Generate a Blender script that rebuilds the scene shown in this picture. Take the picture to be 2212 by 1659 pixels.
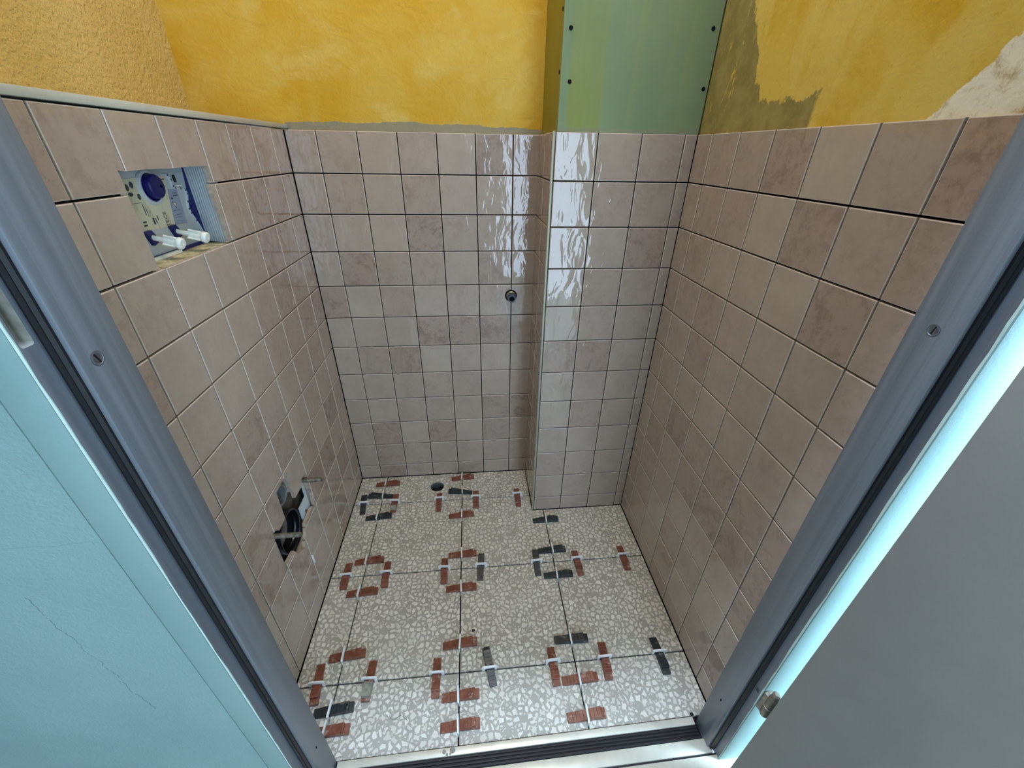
import bpy, bmesh, math, random
from mathutils import Vector, Matrix
random.seed(7)
for o in list(bpy.data.objects): bpy.data.objects.remove(o)
S = bpy.context.scene
COL = S.collection
RAD = math.radians

# ------------------------------------------------------------------ camera
cd = bpy.data.cameras.new('camera'); cam = bpy.data.objects.new('camera', cd); COL.objects.link(cam)
cd.sensor_fit = 'HORIZONTAL'; cd.sensor_width = 36.0; cd.lens = 872.077/2212*36.0
cd.clip_start = 0.01
cam.location = (0.46113, -1.25382, 1.13689)
cam.rotation_euler = (RAD(60.0295), RAD(-0.8784), RAD(-5.4540))
S.camera = cam
# ------------------------------------------------------------------ world, lights, exposure
w = bpy.data.worlds.new('world'); S.world = w; w.use_nodes = True
w.node_tree.nodes['Background'].inputs[0].default_value = (0.62, 0.80, 1.0, 1)
w.node_tree.nodes['Background'].inputs[1].default_value = 1.0
def area(name, loc, rot, sx, sy, power, col):
    l = bpy.data.lights.new(name, 'AREA'); l.shape = 'RECTANGLE'; l.size = sx; l.size_y = sy
    l.energy = power; l.color = col
    o = bpy.data.objects.new(name, l); COL.objects.link(o); o.location = loc; o.rotation_euler = rot
    return o
# daylight through the glazed balcony door behind the camera, facing +y
area('daylight_glass_door', (1.04, -2.44, 1.12), (RAD(90), 0, 0), 0.46, 1.96, 24, (0.57, 0.76, 1.0))
# added out-of-view side light, grazing the right door flange, facing -x
area('added_side_light', (3.08, -1.84, 1.40), (RAD(90), 0, RAD(90)), 0.88, 1.5, 360, (0.52, 0.77, 1.0))
# ceiling lamp of the small room
l = bpy.data.lights.new('ceiling_lamp_light', 'AREA'); l.shape = 'DISK'; l.size = 0.26; l.energy = 10.5; l.color = (1.0, 0.96, 0.91)
lo = bpy.data.objects.new('ceiling_lamp_light', l); COL.objects.link(lo); lo.location = (0.47, -0.42, 2.40)
# added unseen light above the doorway for the cool glow on the floor
area('added_strip_light', (0.46, -1.000, 2.60), (0, 0, RAD(3)), 0.62, 0.03, 44, (0.55, 0.73, 1.0))
# weak cool disk light in the corridor, no fixture built
l = bpy.data.lights.new('corridor_disk_light', 'AREA'); l.shape = 'DISK'; l.size = 0.3; l.energy = 1.0; l.color = (0.85, 0.93, 1.0)
lo = bpy.data.objects.new('corridor_disk_light', l); COL.objects.link(lo); lo.location = (-0.25, -1.75, 2.40)
vs = S.view_settings
S.display_settings.display_device = 'sRGB'
vs.view_transform = 'Standard'; vs.look = 'None'; vs.exposure = -0.10; vs.gamma = 1.0; vs.use_curve_mapping = False

# ------------------------------------------------------------------ dimensions (metres)
P = 0.1016; GAP = 0.0030; TH = 0.008
BX0 = 0.07626; BW = 0.65208; ZT = 1.17694; ZOFF = 0.06208; CY = -0.21746; CX0 = 0.75404
LX7 = -0.08193; RX1 = -0.28502; RW = 0.98559
X1, X2, X3 = 0.1002, 0.3962, 0.6916
Y1, Y2, Y3 = -0.1434, -0.4363, -0.7292
YF = -0.876                      # inner face of the front wall
ROWS = [ZT] + [ZOFF + (11-n)*P for n in range(1, 12)] + [0.0]     # z of the joints, top to floor

# ------------------------------------------------------------------ node helpers
def lin(r, g, b):
    f = lambda c: c/12.92 if c <= 0.04045 else ((c+0.055)/1.055)**2.4
    return (f(r/255), f(g/255), f(b/255), 1)
class NT:
    def __init__(s, name):
        s.m = bpy.data.materials.new(name); s.m.use_nodes = True
        s.t = s.m.node_tree; s.n = s.t.nodes; s.l = s.t.links
        s.b = s.n['Principled BSDF']
    def node(s, typ, **kw):
        n = s.n.new(typ)
        for k, v in kw.items(): setattr(n, k, v)
        return n
    def link(s, a, b): s.l.new(a, b)
    def put(s, sock, v):
        if hasattr(v, 'links'): s.l.new(v, sock)
        else: sock.default_value = v
    def coord(s, scale=(1, 1, 1), rnd=False, off=(0, 0, 0)):
        tc = s.node('ShaderNodeTexCoord'); mp = s.node('ShaderNodeMapping'); mp.inputs['Scale'].default_value = scale
        mp.inputs['Location'].default_value = off
        v = tc.outputs['Object']
        if rnd:
            oi = s.node('ShaderNodeObjectInfo'); mu = s.node('ShaderNodeVectorMath', operation='SCALE')
            cx = s.node('ShaderNodeCombineXYZ')
            s.link(oi.outputs['Random'], cx.inputs[0]); cx.inputs[1].default_value = 0.31
            m2 = s.math('MULTIPLY', oi.outputs['Random'], 7.77); s.link(m2, cx.inputs[2])
            mu.inputs['Scale'].default_value = 23.0; s.link(cx.outputs[0], mu.inputs[0])
            ad = s.node('ShaderNodeVectorMath', operation='ADD'); s.link(v, ad.inputs[0]); s.link(mu.outputs[0], ad.inputs[1]); v = ad.outputs[0]
        s.link(v, mp.inputs['Vector']); return mp.outputs[0]
    def noise(s, vec, scale, detail=4, rough=0.55, dist=0.0):
        n = s.node('ShaderNodeTexNoise'); n.inputs['Scale'].default_value = scale; n.inputs['Detail'].default_value = detail
        n.inputs['Roughness'].default_value = rough; n.inputs['Distortion'].default_value = dist
        s.link(vec, n.inputs['Vector']); return n.outputs[0]
    def math(s, op, a, b=0.0, c=0.0, clamp=False):
        n = s.node('ShaderNodeMath', operation=op); n.use_clamp = clamp
        s.put(n.inputs[0], a); s.put(n.inputs[1], b); s.put(n.inputs[2], c); return n.outputs[0]
    def ramp(s, fac, lo, hi, a=0.0, b=1.0):       # smooth map lo..hi -> a..b
        n = s.node('ShaderNodeMapRange'); n.interpolation_type = 'SMOOTHSTEP'
        s.put(n.inputs[0], fac); n.inputs[1].default_value = lo; n.inputs[2].default_value = hi
        n.inputs[3].default_value = a; n.inputs[4].default_value = b; return n.outputs[0]
    def mix(s, fac, a, b):
        n = s.node('ShaderNodeMix', data_type='RGBA'); s.put(n.inputs[0], fac); s.put(n.inputs[6], a); s.put(n.inputs[7], b); return n.outputs[2]
    def bump(s, h, strength, dist=0.001):
        n = s.node('ShaderNodeBump'); n.inputs['Strength'].default_value = strength; n.inputs['Distance'].default_value = dist
        s.link(h, n.inputs['Height']); s.link(n.outputs[0], s.b.inputs['Normal']); return n
    def sep(s, vec):
        n = s.node('ShaderNodeSeparateXYZ'); s.link(vec, n.inputs[0]); return n.outputs
    def base(s, c, rough=0.5, metal=0.0, spec=0.5):
        s.put(s.b.inputs['Base Color'], c); s.put(s.b.inputs['Roughness'], rough); s.b.inputs['Metallic'].default_value = metal
        s.b.inputs['Specular IOR Level'].default_value = spec; return s.m

def simple(name, c, rough=0.5, metal=0.0, spec=0.5, var=0.12, scale=60, bump=0.0, bscale=200):
    t = NT(name); v = t.coord(rnd=True); n = t.noise(v, scale)
    d = tuple(x*(1-var) for x in c[:3])+(1,); e = tuple(min(1, x*(1+var)) for x in c[:3])+(1,)
    t.base(t.mix(t.ramp(n, .3, .7), d, e), rough, metal, spec)
    if bump: t.bump(t.noise(v, bscale, 3), bump, 0.0006)
    return t.m

# ------------------------------------------------------------------ materials
def mat_glaze():
    t = NT('glazed_pink_tile'); v = t.coord(rnd=True)
    oi = t.node('ShaderNodeObjectInfo'); tone = t.sep(oi.outputs['Color'])[0]
    t01 = t.math('MULTIPLY', tone, 0.60, clamp=True)
    plain = t.mix(t01, lin(184, 170, 154), lin(167, 147, 132))
    big = t.noise(v, 14, 5, .6)
    plain = t.mix(t.ramp(big, .35, .7, 0, .35), plain, lin(160, 142, 130))
    blot = t.noise(v, 22, 9, .72, .5)
    blot2 = t.noise(v, 75, 6, .7, .2)
    f = t.math('ADD', t.math('MULTIPLY', blot, .65), t.math('MULTIPLY', blot2, .35))
    dark = t.math('MULTIPLY', t.ramp(f, .46, .62), t.math('SUBTRACT', t.math('MULTIPLY', tone, .34), .10, clamp=True))
    col = t.mix(dark, plain, lin(118, 96, 84))
    spk = t.math('MULTIPLY', t.ramp(t.noise(v, 260, 2, .5), .66, .74), t.math('MULTIPLY', tone, .10, clamp=True))
    col = t.mix(spk, col, lin(98, 80, 70))
    t.base(col, 0.025, 0, 0.62)
    vb = t.coord((1, 1, .42), True)
    h = t.math('ADD', t.math('MULTIPLY', t.noise(vb, 34, 2.0, .5, .8), 1.0), t.math('MULTIPLY', t.noise(v, 11, 1), 1.3))
    t.bump(h, 0.8, 0.0017); return t.m
M = {}
M['glaze'] = mat_glaze()
M['glaze_edge'] = simple('pale_glaze_edge', lin(205, 192, 180), .2, 0, .4, .06)
M['tile_body'] = simple('tile_clay_body', lin(176, 160, 142), .85, 0, .3, .15, 120)
M['backing'] = simple('dark_joint_adhesive', lin(26, 20, 19), .95, 0, .1, .3, 30)
M['glaze_plain'] = M['glaze']

def mat_terrazzo():
    t = NT('terrazzo_floor_tile'); v0 = t.coord(rnd=True)
    wv = t.noise(v0, 70, 2, .5)
    nv = t.node('ShaderNodeTexNoise'); nv.inputs['Scale'].default_value = 75; t.link(v0, nv.inputs['Vector'])
    sc = t.node('ShaderNodeVectorMath', operation='SCALE'); t.link(nv.outputs[1], sc.inputs[0]); sc.inputs['Scale'].default_value = .006
    ad = t.node('ShaderNodeVectorMath', operation='ADD'); t.link(v0, ad.inputs[0]); t.link(sc.outputs[0], ad.inputs[1]); v = ad.outputs[0]
    def chips(scale, lo, hi, keep):
        a = t.node('ShaderNodeTexVoronoi', voronoi_dimensions='2D', feature='DISTANCE_TO_EDGE'); a.inputs['Scale'].default_value = scale; t.link(v, a.inputs['Vector'])
        b = t.node('ShaderNodeTexVoronoi', voronoi_dimensions='2D', feature='F1'); b.inputs['Scale'].default_value = scale; t.link(v, b.inputs['Vector'])
        s = t.sep(b.outputs['Color'])
        thr = t.math('ADD', t.math('MULTIPLY', s[1], .10), lo)
        e = t.math('SUBTRACT', a.outputs['Distance'], thr)
        m = t.math('MULTIPLY', t.ramp(e, 0, .03), t.math('GREATER_THAN', s[0], 1-keep))
        return m, s[2]
    big, tone = chips(72, .135, .1, .86)
    small, tone2 = chips(130, .16, .1, .60)
    matrix = t.mix(t.ramp(t.noise(v0, 6, 4), .3, .7), lin(164, 158, 146), lin(174, 169, 157))
    matrix = t.mix(t.ramp(t.noise(v0, 400, 2), .6, .75, 0, .25), matrix, lin(150, 143, 130))
    c1 = t.mix(tone, lin(206, 201, 187), lin(228, 224, 212)); c2 = t.mix(tone2, lin(192, 186, 171), lin(216, 211, 197))
    col = t.mix(small, matrix, c2); col = t.mix(big, col, c1)
    dirt = t.ramp(t.noise(v0, 9, 6, .7), .58, .80, 0, .22)
    col = t.mix(dirt, col, lin(150, 136, 108))
    t.base(col, .42, 0, .35); t.bump(t.noise(v0, 160, 3), .06, .0006); return t.m
M['terrazzo'] = mat_terrazzo()

def mat_plaster_back():
    t = NT('yellow_trowelled_plaster'); v = t.coord(); x, y, z = t.sep(v)
    n = t.noise(v, 5.2, 6, .62, .8); n2 = t.noise(t.coord((1, 1, 1.6), off=(2, 0, 5)), 5.5, 7, .62, .6)
    col = t.mix(t.ramp(n, .34, .66), lin(206, 160, 30), lin(214, 180, 76))
    col = t.mix(t.ramp(n2, .50, .66, 0, .6), col, lin(218, 190, 104))
    col = t.mix(t.ramp(t.noise(v, 160, 3), .62, .8, 0, .35), col, lin(160, 118, 20))
    # streaks where the trowel dug in
    st = t.noise(t.coord((9, 1, 42), off=(3, 0, 1)), 1.0, 3, .6, .3)
    col = t.mix(t.ramp(st, .70, .80, 0, .5), col, lin(176, 130, 24))
    edge = t.math('ADD', t.math('MULTIPLY', t.noise(t.coord((1, 1, 1)), 9, 5, .65), .030), t.math('MULTIPLY', t.math('ABSOLUTE', t.math('SUBTRACT', x, .33)), -.022))
    m = t.math('SUBTRACT', t.math('ADD', edge, 1.1825), z)
    mort = t.math('MULTIPLY', t.ramp(m, -.0006, .0008), t.math('GREATER_THAN', x, .005))
    col = t.mix(mort, col, lin(150, 142, 116))
    t.base(col, .62, 0, .35)
    h = t.math('ADD', t.math('MULTIPLY', t.noise(v, 60, 7, .7), 1.0), t.math('MULTIPLY', t.noise(t.coord((1, 1, 1.7)), 13, 4, .6, 1.5), 1.6))
    t.bump(h, .5, .003); return t.m
M['plaster_back'] = mat_plaster_back()

def mat_plaster_left():
    t = NT('ochre_rough_plaster'); v = t.coord()
    col = t.mix(t.ramp(t.noise(v, 4, 5), .3, .7), lin(200, 172, 100), lin(212, 186, 120))
    col = t.mix(t.ramp(t.noise(v, 130, 5, .7), .56, .72, 0, .35), col, lin(166, 122, 44))
    t.base(col, .85, 0, .2)
    t.bump(t.math('ADD', t.noise(v, 110, 3, .55), t.math('MULTIPLY', t.noise(v, 230, 2), .4)), 1.0, .0042); return t.m
M['plaster_left'] = mat_plaster_left()

def mat_plaster_right():
    t = NT('patched_yellow_plaster'); v = t.coord(); x, y, z = t.sep(v)
    n = t.noise(t.coord((1, 1, .7)), 5, 6, .62, .9)
    col = t.mix(t.ramp(n, .36, .64), lin(204, 162, 36), lin(214, 184, 84))
    col = t.mix(t.ramp(t.noise(t.coord((1, 2.0, .8), off=(1, 3, 2)), 5, 7, .62, .7), .46, .62, 0, .75), col, lin(218, 192, 100))
    col = t.mix(t.ramp(t.noise(v, 150, 4), .6, .78, 0, .3), col, lin(166, 122, 20))
    wob = t.math('MULTIPLY', t.math('SUBTRACT', t.noise(v, 26, 7, .7), .5), .055)
    # olive mortar: a strip along the pipe chase and a strip above the tiles
    lx = t.math('ADD', t.math('ADD', y, t.math('MULTIPLY', t.math('SUBTRACT', 1.383, z), .55)), .318)
    a = t.ramp(t.math('ADD', lx, wob), -.001, .003)
    b = t.math('MULTIPLY', t.ramp(t.math('ADD', t.math('SUBTRACT', 1.222, z), wob), -.001, .003), t.ramp(t.math('ADD', y, t.math('MULTIPLY', wob, .6)), -.56, -.55))
    oliv = t.math('MAXIMUM', a, b)
    fl = t.ramp(t.noise(t.coord((1, 2.3, .7)), 20, 6, .7, .5), .60, .63)
    fl = t.math('MULTIPLY', fl, t.ramp(y, -.36, -.31))
    oliv = t.math('MULTIPLY', oliv, t.math('SUBTRACT', 1.0, fl))
    oc = t.mix(t.ramp(t.noise(v, 22, 6, .65), .35, .7), lin(138, 124, 70), lin(160, 146, 88))
    col = t.mix(oliv, col, oc)
    # white filler patch towards the door
    wl = t.math('SUBTRACT', t.math('SUBTRACT', -.748, t.math('MULTIPLY', t.math('SUBTRACT', z, 1.18), .75)), y)
    wp = t.ramp(t.math('ADD', wl, t.math('MULTIPLY', wob, .8)), -.0005, .002)
    wc = t.mix(t.ramp(t.noise(v, 34, 7, .72, .4), .46, .66), lin(236, 230, 210), lin(190, 168, 120))
    col = t.mix(wp, col, wc)
    t.base(col, .75, 0, .25)
    t.bump(t.math('ADD', t.noise(v, 80, 6, .7), t.math('MULTIPLY', t.noise(v, 16, 3), 1.2)), .5, .003); return t.m
M['plaster_right'] = mat_plaster_right()

def mat_board(name, base, streak, side=False):
    t = NT(name); v = t.coord(); x, y, z = t.sep(v)
    col = t.mix(t.ramp(t.noise(v, 6, 4), .3, .7), base, tuple(c*.88 for c in base[:3])+(1,))
    vs_ = t.noise(t.coord((46, 20, 1.2)), 1.0, 5, .6, .2)
    col = t.mix(t.ramp(vs_, .45, .72, 0, .38), col, streak)
    if not side:
        band = t.math('MULTIPLY', t.ramp(x, .677, .681), t.ramp(x, .758, .752))
        band = t.math('MULTIPLY', band, t.ramp(z, 1.42, 1.18, .30, .85))
        fine = t.ramp(t.noise(t.coord((260, 1, 5)), 1.0, 4, .6), .35, .7, .5, 1)
        col = t.mix(t.math('MULTIPLY', band, fine), col, lin(140, 148, 62))
        col = t.mix(t.ramp(z, 1.188, 1.180, 0, .55), col, lin(140, 140, 118))
    t.base(col, .7, 0, .25); t.bump(t.noise(v, 300, 3), .05, .0006); return t.m
M['board'] = mat_board('green_plasterboard', lin(134, 152, 116), lin(150, 156, 92))
M['board_side'] = mat_board('overpainted_plasterboard', lin(152, 142, 52), lin(138, 138, 66), True)

def mat_steel():
    t = NT('grey_steel_door_frame'); v = t.coord((60, 60, 1.1)); v2 = t.coord()
    n = t.noise(v, 1.6, 5, .6)
    col = t.mix(t.ramp(n, .3, .7), lin(114, 120, 126), lin(132, 138, 144))
    col = t.mix(t.ramp(t.noise(v2, 26, 6, .72), .64, .82, 0, .35), col, lin(168, 174, 180))
    t.base(col, t.ramp(n, .3, .7, .34, .48), .3, .5); t.bump(t.noise(v2, 220, 3), .05, .0005); return t.m
M['steel'] = mat_steel()
def mat_teal(name, crack):
    t = NT(name); v = t.coord(); x, y, z = t.sep(v)
    col = t.mix(t.ramp(t.noise(v, 3.5, 5), .3, .7), lin(136, 164, 161), lin(148, 176, 171))
    col = t.mix(t.ramp(t.noise(v, 210, 2), .78, .84, 0, .6), col, lin(96, 120, 124))
    if crack:
        def line(path_noise, x0, slope, z0, zlo, zhi, wid):
            d = t.math('ABSOLUTE', t.math('SUBTRACT', t.math('ADD', x, t.math('MULTIPLY', t.math('SUBTRACT', z, z0), slope)), t.math('ADD', x0, t.math('MULTIPLY', t.math('SUBTRACT', path_noise, .5), .022))))
            m = t.ramp(d, wid, wid*.3)
            return t.math('MULTIPLY', m, t.math('MULTIPLY', t.math('GREATER_THAN', z, zlo), t.math('LESS_THAN', z, zhi)))
        pn = t.noise(t.coord((.1, .1, 1)), 40, 4, .6)
        m = t.math('MULTIPLY', line(pn, -.012, .10, .62, .46, .72, .0007), t.ramp(t.noise(v, 90, 3), .35, .55))
        col = t.mix(t.math('MULTIPLY', m, .8), col, lin(70, 92, 100))
        hx = t.math('ABSOLUTE', t.math('SUBTRACT', z, t.math('ADD', .795, t.math('MULTIPLY', t.math('SUBTRACT', t.noise(t.coord((1, .1, .1)), 30, 4, .6), .5), .014))))
        hm = t.math('MULTIPLY', t.ramp(hx, .0006, .0002), t.math('LESS_THAN', x, .086))
        col = t.mix(t.math('MULTIPLY', hm, .55), col, lin(120, 150, 152))
    t.base(col, .62, 0, .3)
    t.bump(t.math('ADD', t.noise(v, 60, 5, .6), t.noise(v, 260, 3)), .55 if crack else .12, .0016); return t.m
M['teal_wall'] = mat_teal('teal_painted_plaster', True)
M['teal'] = mat_teal('teal_gloss_paint', False)
M['teal_lip'] = simple('pale_paint_ridge', lin(206, 232, 224), .5, 0, .3, .06)
M['leaf'] = simple('taupe_door_leaf', lin(146, 144, 138), .55, 0, .35, .05, 8, .12, 420)
M['rubber'] = simple('black_rubber', lin(14, 15, 16), .5, 0, .4, .3, 40)
M['dark_hole'] = simple('dark_recess', lin(14, 12, 11), .9, 0, .2, .3, 40)
M['sill'] = simple('white_sill_metal', lin(214, 208, 190), .38, .25, .5, .06, 25, .04, 160)
M['hinge'] = simple('worn_steel_hinge', lin(140, 132, 118), .45, .6, .5, .25, 90)
M['mortar'] = simple('grey_mortar', lin(150, 146, 134), .95, 0, .2, .22, 90, .5, 160)
M['trim_white'] = simple('grey_white_trim', lin(190, 188, 174), .5, 0, .4, .05, 20)
M['trim_metal'] = simple('cream_corner_profile', lin(168, 170, 152), .35, .2, .5, .05, 20)
M['screw'] = simple('black_drywall_screw', lin(18, 18, 17), .8, 0, .2, .2, 300)
M['screw_steel'] = simple('grey_screw', lin(104, 108, 112), .4, .6, .5, .2, 300)
M['zinc'] = simple('dirty_threaded_steel', lin(128, 122, 110), .5, .7, .5, .4, 120, .5, 300)
M['plastic_grey'] = simple('pale_grey_plastic', lin(196, 204, 206), .45, 0, .4, .04, 20)
M['plastic_white'] = simple('white_plastic', lin(232, 236, 226), .35, 0, .5, .03, 20)
M['plastic_blue'] = simple('dark_blue_plastic', lin(14, 18, 96), .4, 0, .5, .15, 60)
M['sticker'] = simple('grey_blue_sticker', lin(152, 160, 178), .6, 0, .3, .06, 60)
M['print'] = simple('dark_print', lin(70, 78, 78), .7, 0, .2, .15, 200)
M['cavity'] = simple('raw_cavity_mortar', lin(124, 112, 98), .95, 0, .1, .35, 40, .8, 90)
M['pipe_black'] = simple('black_waste_pipe', lin(16, 16, 20), .28, 0, .5, .2, 60)
M['pipe_grey'] = simple('grey_pipe', lin(98, 104, 102), .4, 0, .5, .2, 60)
M['brass'] = simple('brass_fitting', lin(176, 160, 116), .3, .9, .5, .2, 90)
M['paint_grey'] = simple('grey_corridor_paint', lin(150, 150, 148), .9, 0, .2, .03, 4)
M['paint_white'] = simple('white_room_paint', lin(225, 224, 218), .9, 0, .2, .03, 4)
M['wood_floor'] = simple('pale_corridor_floor', lin(176, 172, 164), .4, 0, .4, .1, 8)
t = NT('label_sheet'); v = t.coord()
c = t.mix(t.ramp(t.noise(t.coord((1, 1, .35)), 55, 6, .65), .52, .72, 0, .7), lin(214, 210, 184), lin(150, 132, 92)); M['label'] = t.base(c, .7, 0, .2)
t = NT('terrace_ledge'); v = t.coord(); M['ledge'] = t.base(t.mix(t.ramp(t.noise(v, 60, 6, .7), .4, .65), lin(206, 196, 158), lin(150, 138, 104)), .85)
def mat_wedge(name, a, b, dirt, amount):
    t = NT(name); v = t.coord(rnd=True)
    col = t.mix(t.ramp(t.noise(v, 60, 4), .3, .7), a, b)
    n = t.math('ADD', t.math('MULTIPLY', t.noise(v, 90, 7, .7), .6), t.math('MULTIPLY', t.noise(v, 40, 3), .4))
    m = t.ramp(n, .56, .60, 0, amount)
    col = t.mix(m, col, dirt)
    t.base(col, t.math('ADD', .38, t.math('MULTIPLY', m, .4)), 0, .45); t.bump(n, .25, .001); return t.m
M['red'] = mat_wedge('rust_red_plastic', lin(112, 62, 45), lin(134, 82, 62), lin(180, 158, 142), .55)
M['black'] = mat_wedge('black_plastic', lin(30, 36, 38), lin(46, 52, 54), lin(150, 140, 118), .45)
M['clip'] = simple('milky_white_plastic', lin(230, 232, 230), .35, 0, .5, .03, 60)
b = M['clip'].node_tree.nodes['Principled BSDF']; b.inputs['Subsurface Weight'].default_value = .15; b.inputs['Subsurface Radius'].default_value = (.004, .004, .004)
def emit(name, c, s):
    m = bpy.data.materials.new(name); m.use_nodes = True; bb = m.node_tree.nodes['Principled BSDF']
    bb.inputs['Base Color'].default_value = (.8, .8, .8, 1); bb.inputs['Emission Color'].default_value = c; bb.inputs['Emission Strength'].default_value = s; return m
M['lamp_glass'] = emit('lamp_glass', (1, .95, .85, 1), 2.0)
g = bpy.data.materials.new('window_glass'); g.use_nodes = True; gb = g.node_tree.nodes['Principled BSDF']
gb.inputs['Transmission Weight'].default_value = 1; gb.inputs['Roughness'].default_value = 0; gb.inputs['IOR'].default_value = 1.45; M['glass'] = g

# ------------------------------------------------------------------ mesh helpers
def link_mesh(name, me, mats, parent=None):
    o = bpy.data.objects.new(name, me); COL.objects.link(o)
    for m in (mats if isinstance(mats, (list, tuple)) else [mats]): me.materials.append(M[m] if isinstance(m, str) else m)
    if parent: o.parent = parent
    return o
def obj(name, bm, mats, parent=None, smooth=False):
    me = bpy.data.meshes.new(name); bmesh.ops.recalc_face_normals(bm, faces=bm.faces[:])
    bm.to_mesh(me); bm.free()
    if smooth:
        for p in me.polygons: p.use_smooth = True
        try: me.set_sharp_from_angle(angle=RAD(35))
        except Exception: pass
    return link_mesh(name, me, mats, parent)
def empty(name, loc=(0, 0, 0), rz=0):
    o = bpy.data.objects.new(name, None); COL.objects.link(o); o.location = loc; o.rotation_euler = (0, 0, rz); o.empty_display_size = .05; return o
def tag(o, label=None, cat=None, group=None, kind=None):
    for k, v in (('label', label), ('category', cat), ('group', group), ('kind', kind)):
        if v: o[k] = v
    return o
def add_box(bm, x0, x1, y0, y1, z0, z1, bev=0.0, seg=2, mi=0):
    r = bmesh.ops.create_cube(bm, size=1.0); vs_ = r['verts']
    for v in vs_:
        v.co = Vector((x0 if v.co.x < 0 else x1, y0 if v.co.y < 0 else y1, z0 if v.co.z < 0 else z1))
    fs = set(f for v in vs_ for f in v.link_faces)
    for f in fs: f.material_index = mi
    if bev:
        es = list(set(e for v in vs_ for e in v.link_edges))
        bmesh.ops.bevel(bm, geom=es, offset=bev, segments=seg, profile=.5, affect='EDGES')
def box(name, x0, x1, y0, y1, z0, z1, mat, parent=None, bev=0.0):
    bm = bmesh.new(); add_box(bm, x0, x1, y0, y1, z0, z1, bev); return obj(name, bm, mat, parent, bool(bev))
def add_lathe(bm, prof, axis='x', seg=28, origin=(0, 0, 0), mi=0):
    # prof: (axial, radius) from first to last; rotates about the axis
    rings = []
    ox, oy, oz = origin
    for a, r in prof:
        ring = []
        if r < 1e-6:
            p = {'x': (ox+a, oy, oz), 'y': (ox, oy+a, oz), 'z': (ox, oy, oz+a)}[axis]; ring = [bm.verts.new(p)]
        else:
            for k in range(seg):
                c, s = math.cos(2*math.pi*k/seg)*r, math.sin(2*math.pi*k/seg)*r
                p = {'x': (ox+a, oy+c, oz+s), 'y': (ox+c, oy+a, oz+s), 'z': (ox+c, oy+s, oz+a)}[axis]
                ring.append(bm.verts.new(p))
        rings.append(ring)
    for A, B in zip(rings, rings[1:]):
        for k in range(seg):
            k2 = (k+1) % seg
            if len(A) == 1 and len(B) == 1: continue
            if len(A) == 1: f = bm.faces.new((A[0], B[k], B[k2]))
            elif len(B) == 1: f = bm.faces.new((A[k], B[0], A[k2]))
            else: f = bm.faces.new((A[k], B[k], B[k2], A[k2]))
            f.material_index = mi
def lathe(name, prof, mat, parent=None, axis='x', seg=28, origin=(0, 0, 0)):
    bm = bmesh.new(); add_lathe(bm, prof, axis, seg, origin); return obj(name, bm, mat, parent, True)
def add_prism(bm, pts, axis, a0, a1, mi=0):
    # pts in the two other axes (order: x->(y,z), y->(x,z), z->(x,y))
    def mk(p, a): return {'x': (a, p[0], p[1]), 'y': (p[0], a, p[1]), 'z': (p[0], p[1], a)}[axis]
    A = [bm.verts.new(mk(p, a0)) for p in pts]; B = [bm.verts.new(mk(p, a1)) for p in pts]
    fs = [bm.faces.new(A), bm.faces.new(B)]
    for i in range(len(pts)):
        j = (i+1) % len(pts); fs.append(bm.faces.new((A[i], A[j], B[j], B[i])))
    for f in fs: f.material_index = mi
def prism(name, pts, axis, a0, a1, mat, parent=None, bev=0.0):
    bm = bmesh.new(); add_prism(bm, pts, axis, a0, a1)
    bmesh.ops.recalc_face_normals(bm, faces=bm.faces[:])
    if bev: bmesh.ops.bevel(bm, geom=bm.edges[:], offset=bev, segments=2, profile=.5, affect='EDGES')
    return obj(name, bm, mat, parent, bool(bev))
def cut(o, cutters):
    for c in cutters:
        m = o.modifiers.new('b', 'BOOLEAN'); m.operation = 'DIFFERENCE'; m.object = c; m.solver = 'EXACT'
    bpy.context.view_layer.update()
    dg = bpy.context.evaluated_depsgraph_get()
    me = bpy.data.meshes.new_from_object(o.evaluated_get(dg)); o.modifiers.clear(); o.data = me
def text(name, s, size, loc, rot, mat, parent=None, depth=.0003, align='CENTER'):
    c = bpy.data.curves.new('t', 'FONT'); c.body = s; c.size = size; c.align_x = align; c.align_y = 'CENTER'; c.extrude = depth; c.resolution_u = 2
    to = bpy.data.objects.new('t', c); COL.objects.link(to); bpy.context.view_layer.update()
    me = bpy.data.meshes.new_from_object(to.evaluated_get(bpy.context.evaluated_depsgraph_get()))
    bpy.data.objects.remove(to); me.materials.clear()
    o = link_mesh(name, me, mat, parent); o.location = loc; o.rotation_euler = rot; return o

# ------------------------------------------------------------------ structure: shells
walls = {}
def wall(name, label):
    walls[name] = tag(empty(name), label, 'wall', kind='structure'); return walls[name]
wb = wall('wall_back', 'back wall, pink tiled below and yellow plastered above')
wl = wall('wall_left', 'left pre-wall with pink tiles, two service openings and ochre wall above')
wr = wall('wall_right', 'right wall, pink tiled below, patched yellow plaster above')
wc = wall('wall_column', 'boxed pipe chase in the right back corner, tiled below, green plasterboard above')
wf = wall('wall_front', 'front wall around the doorway, painted teal outside')
H = 2.45
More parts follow.
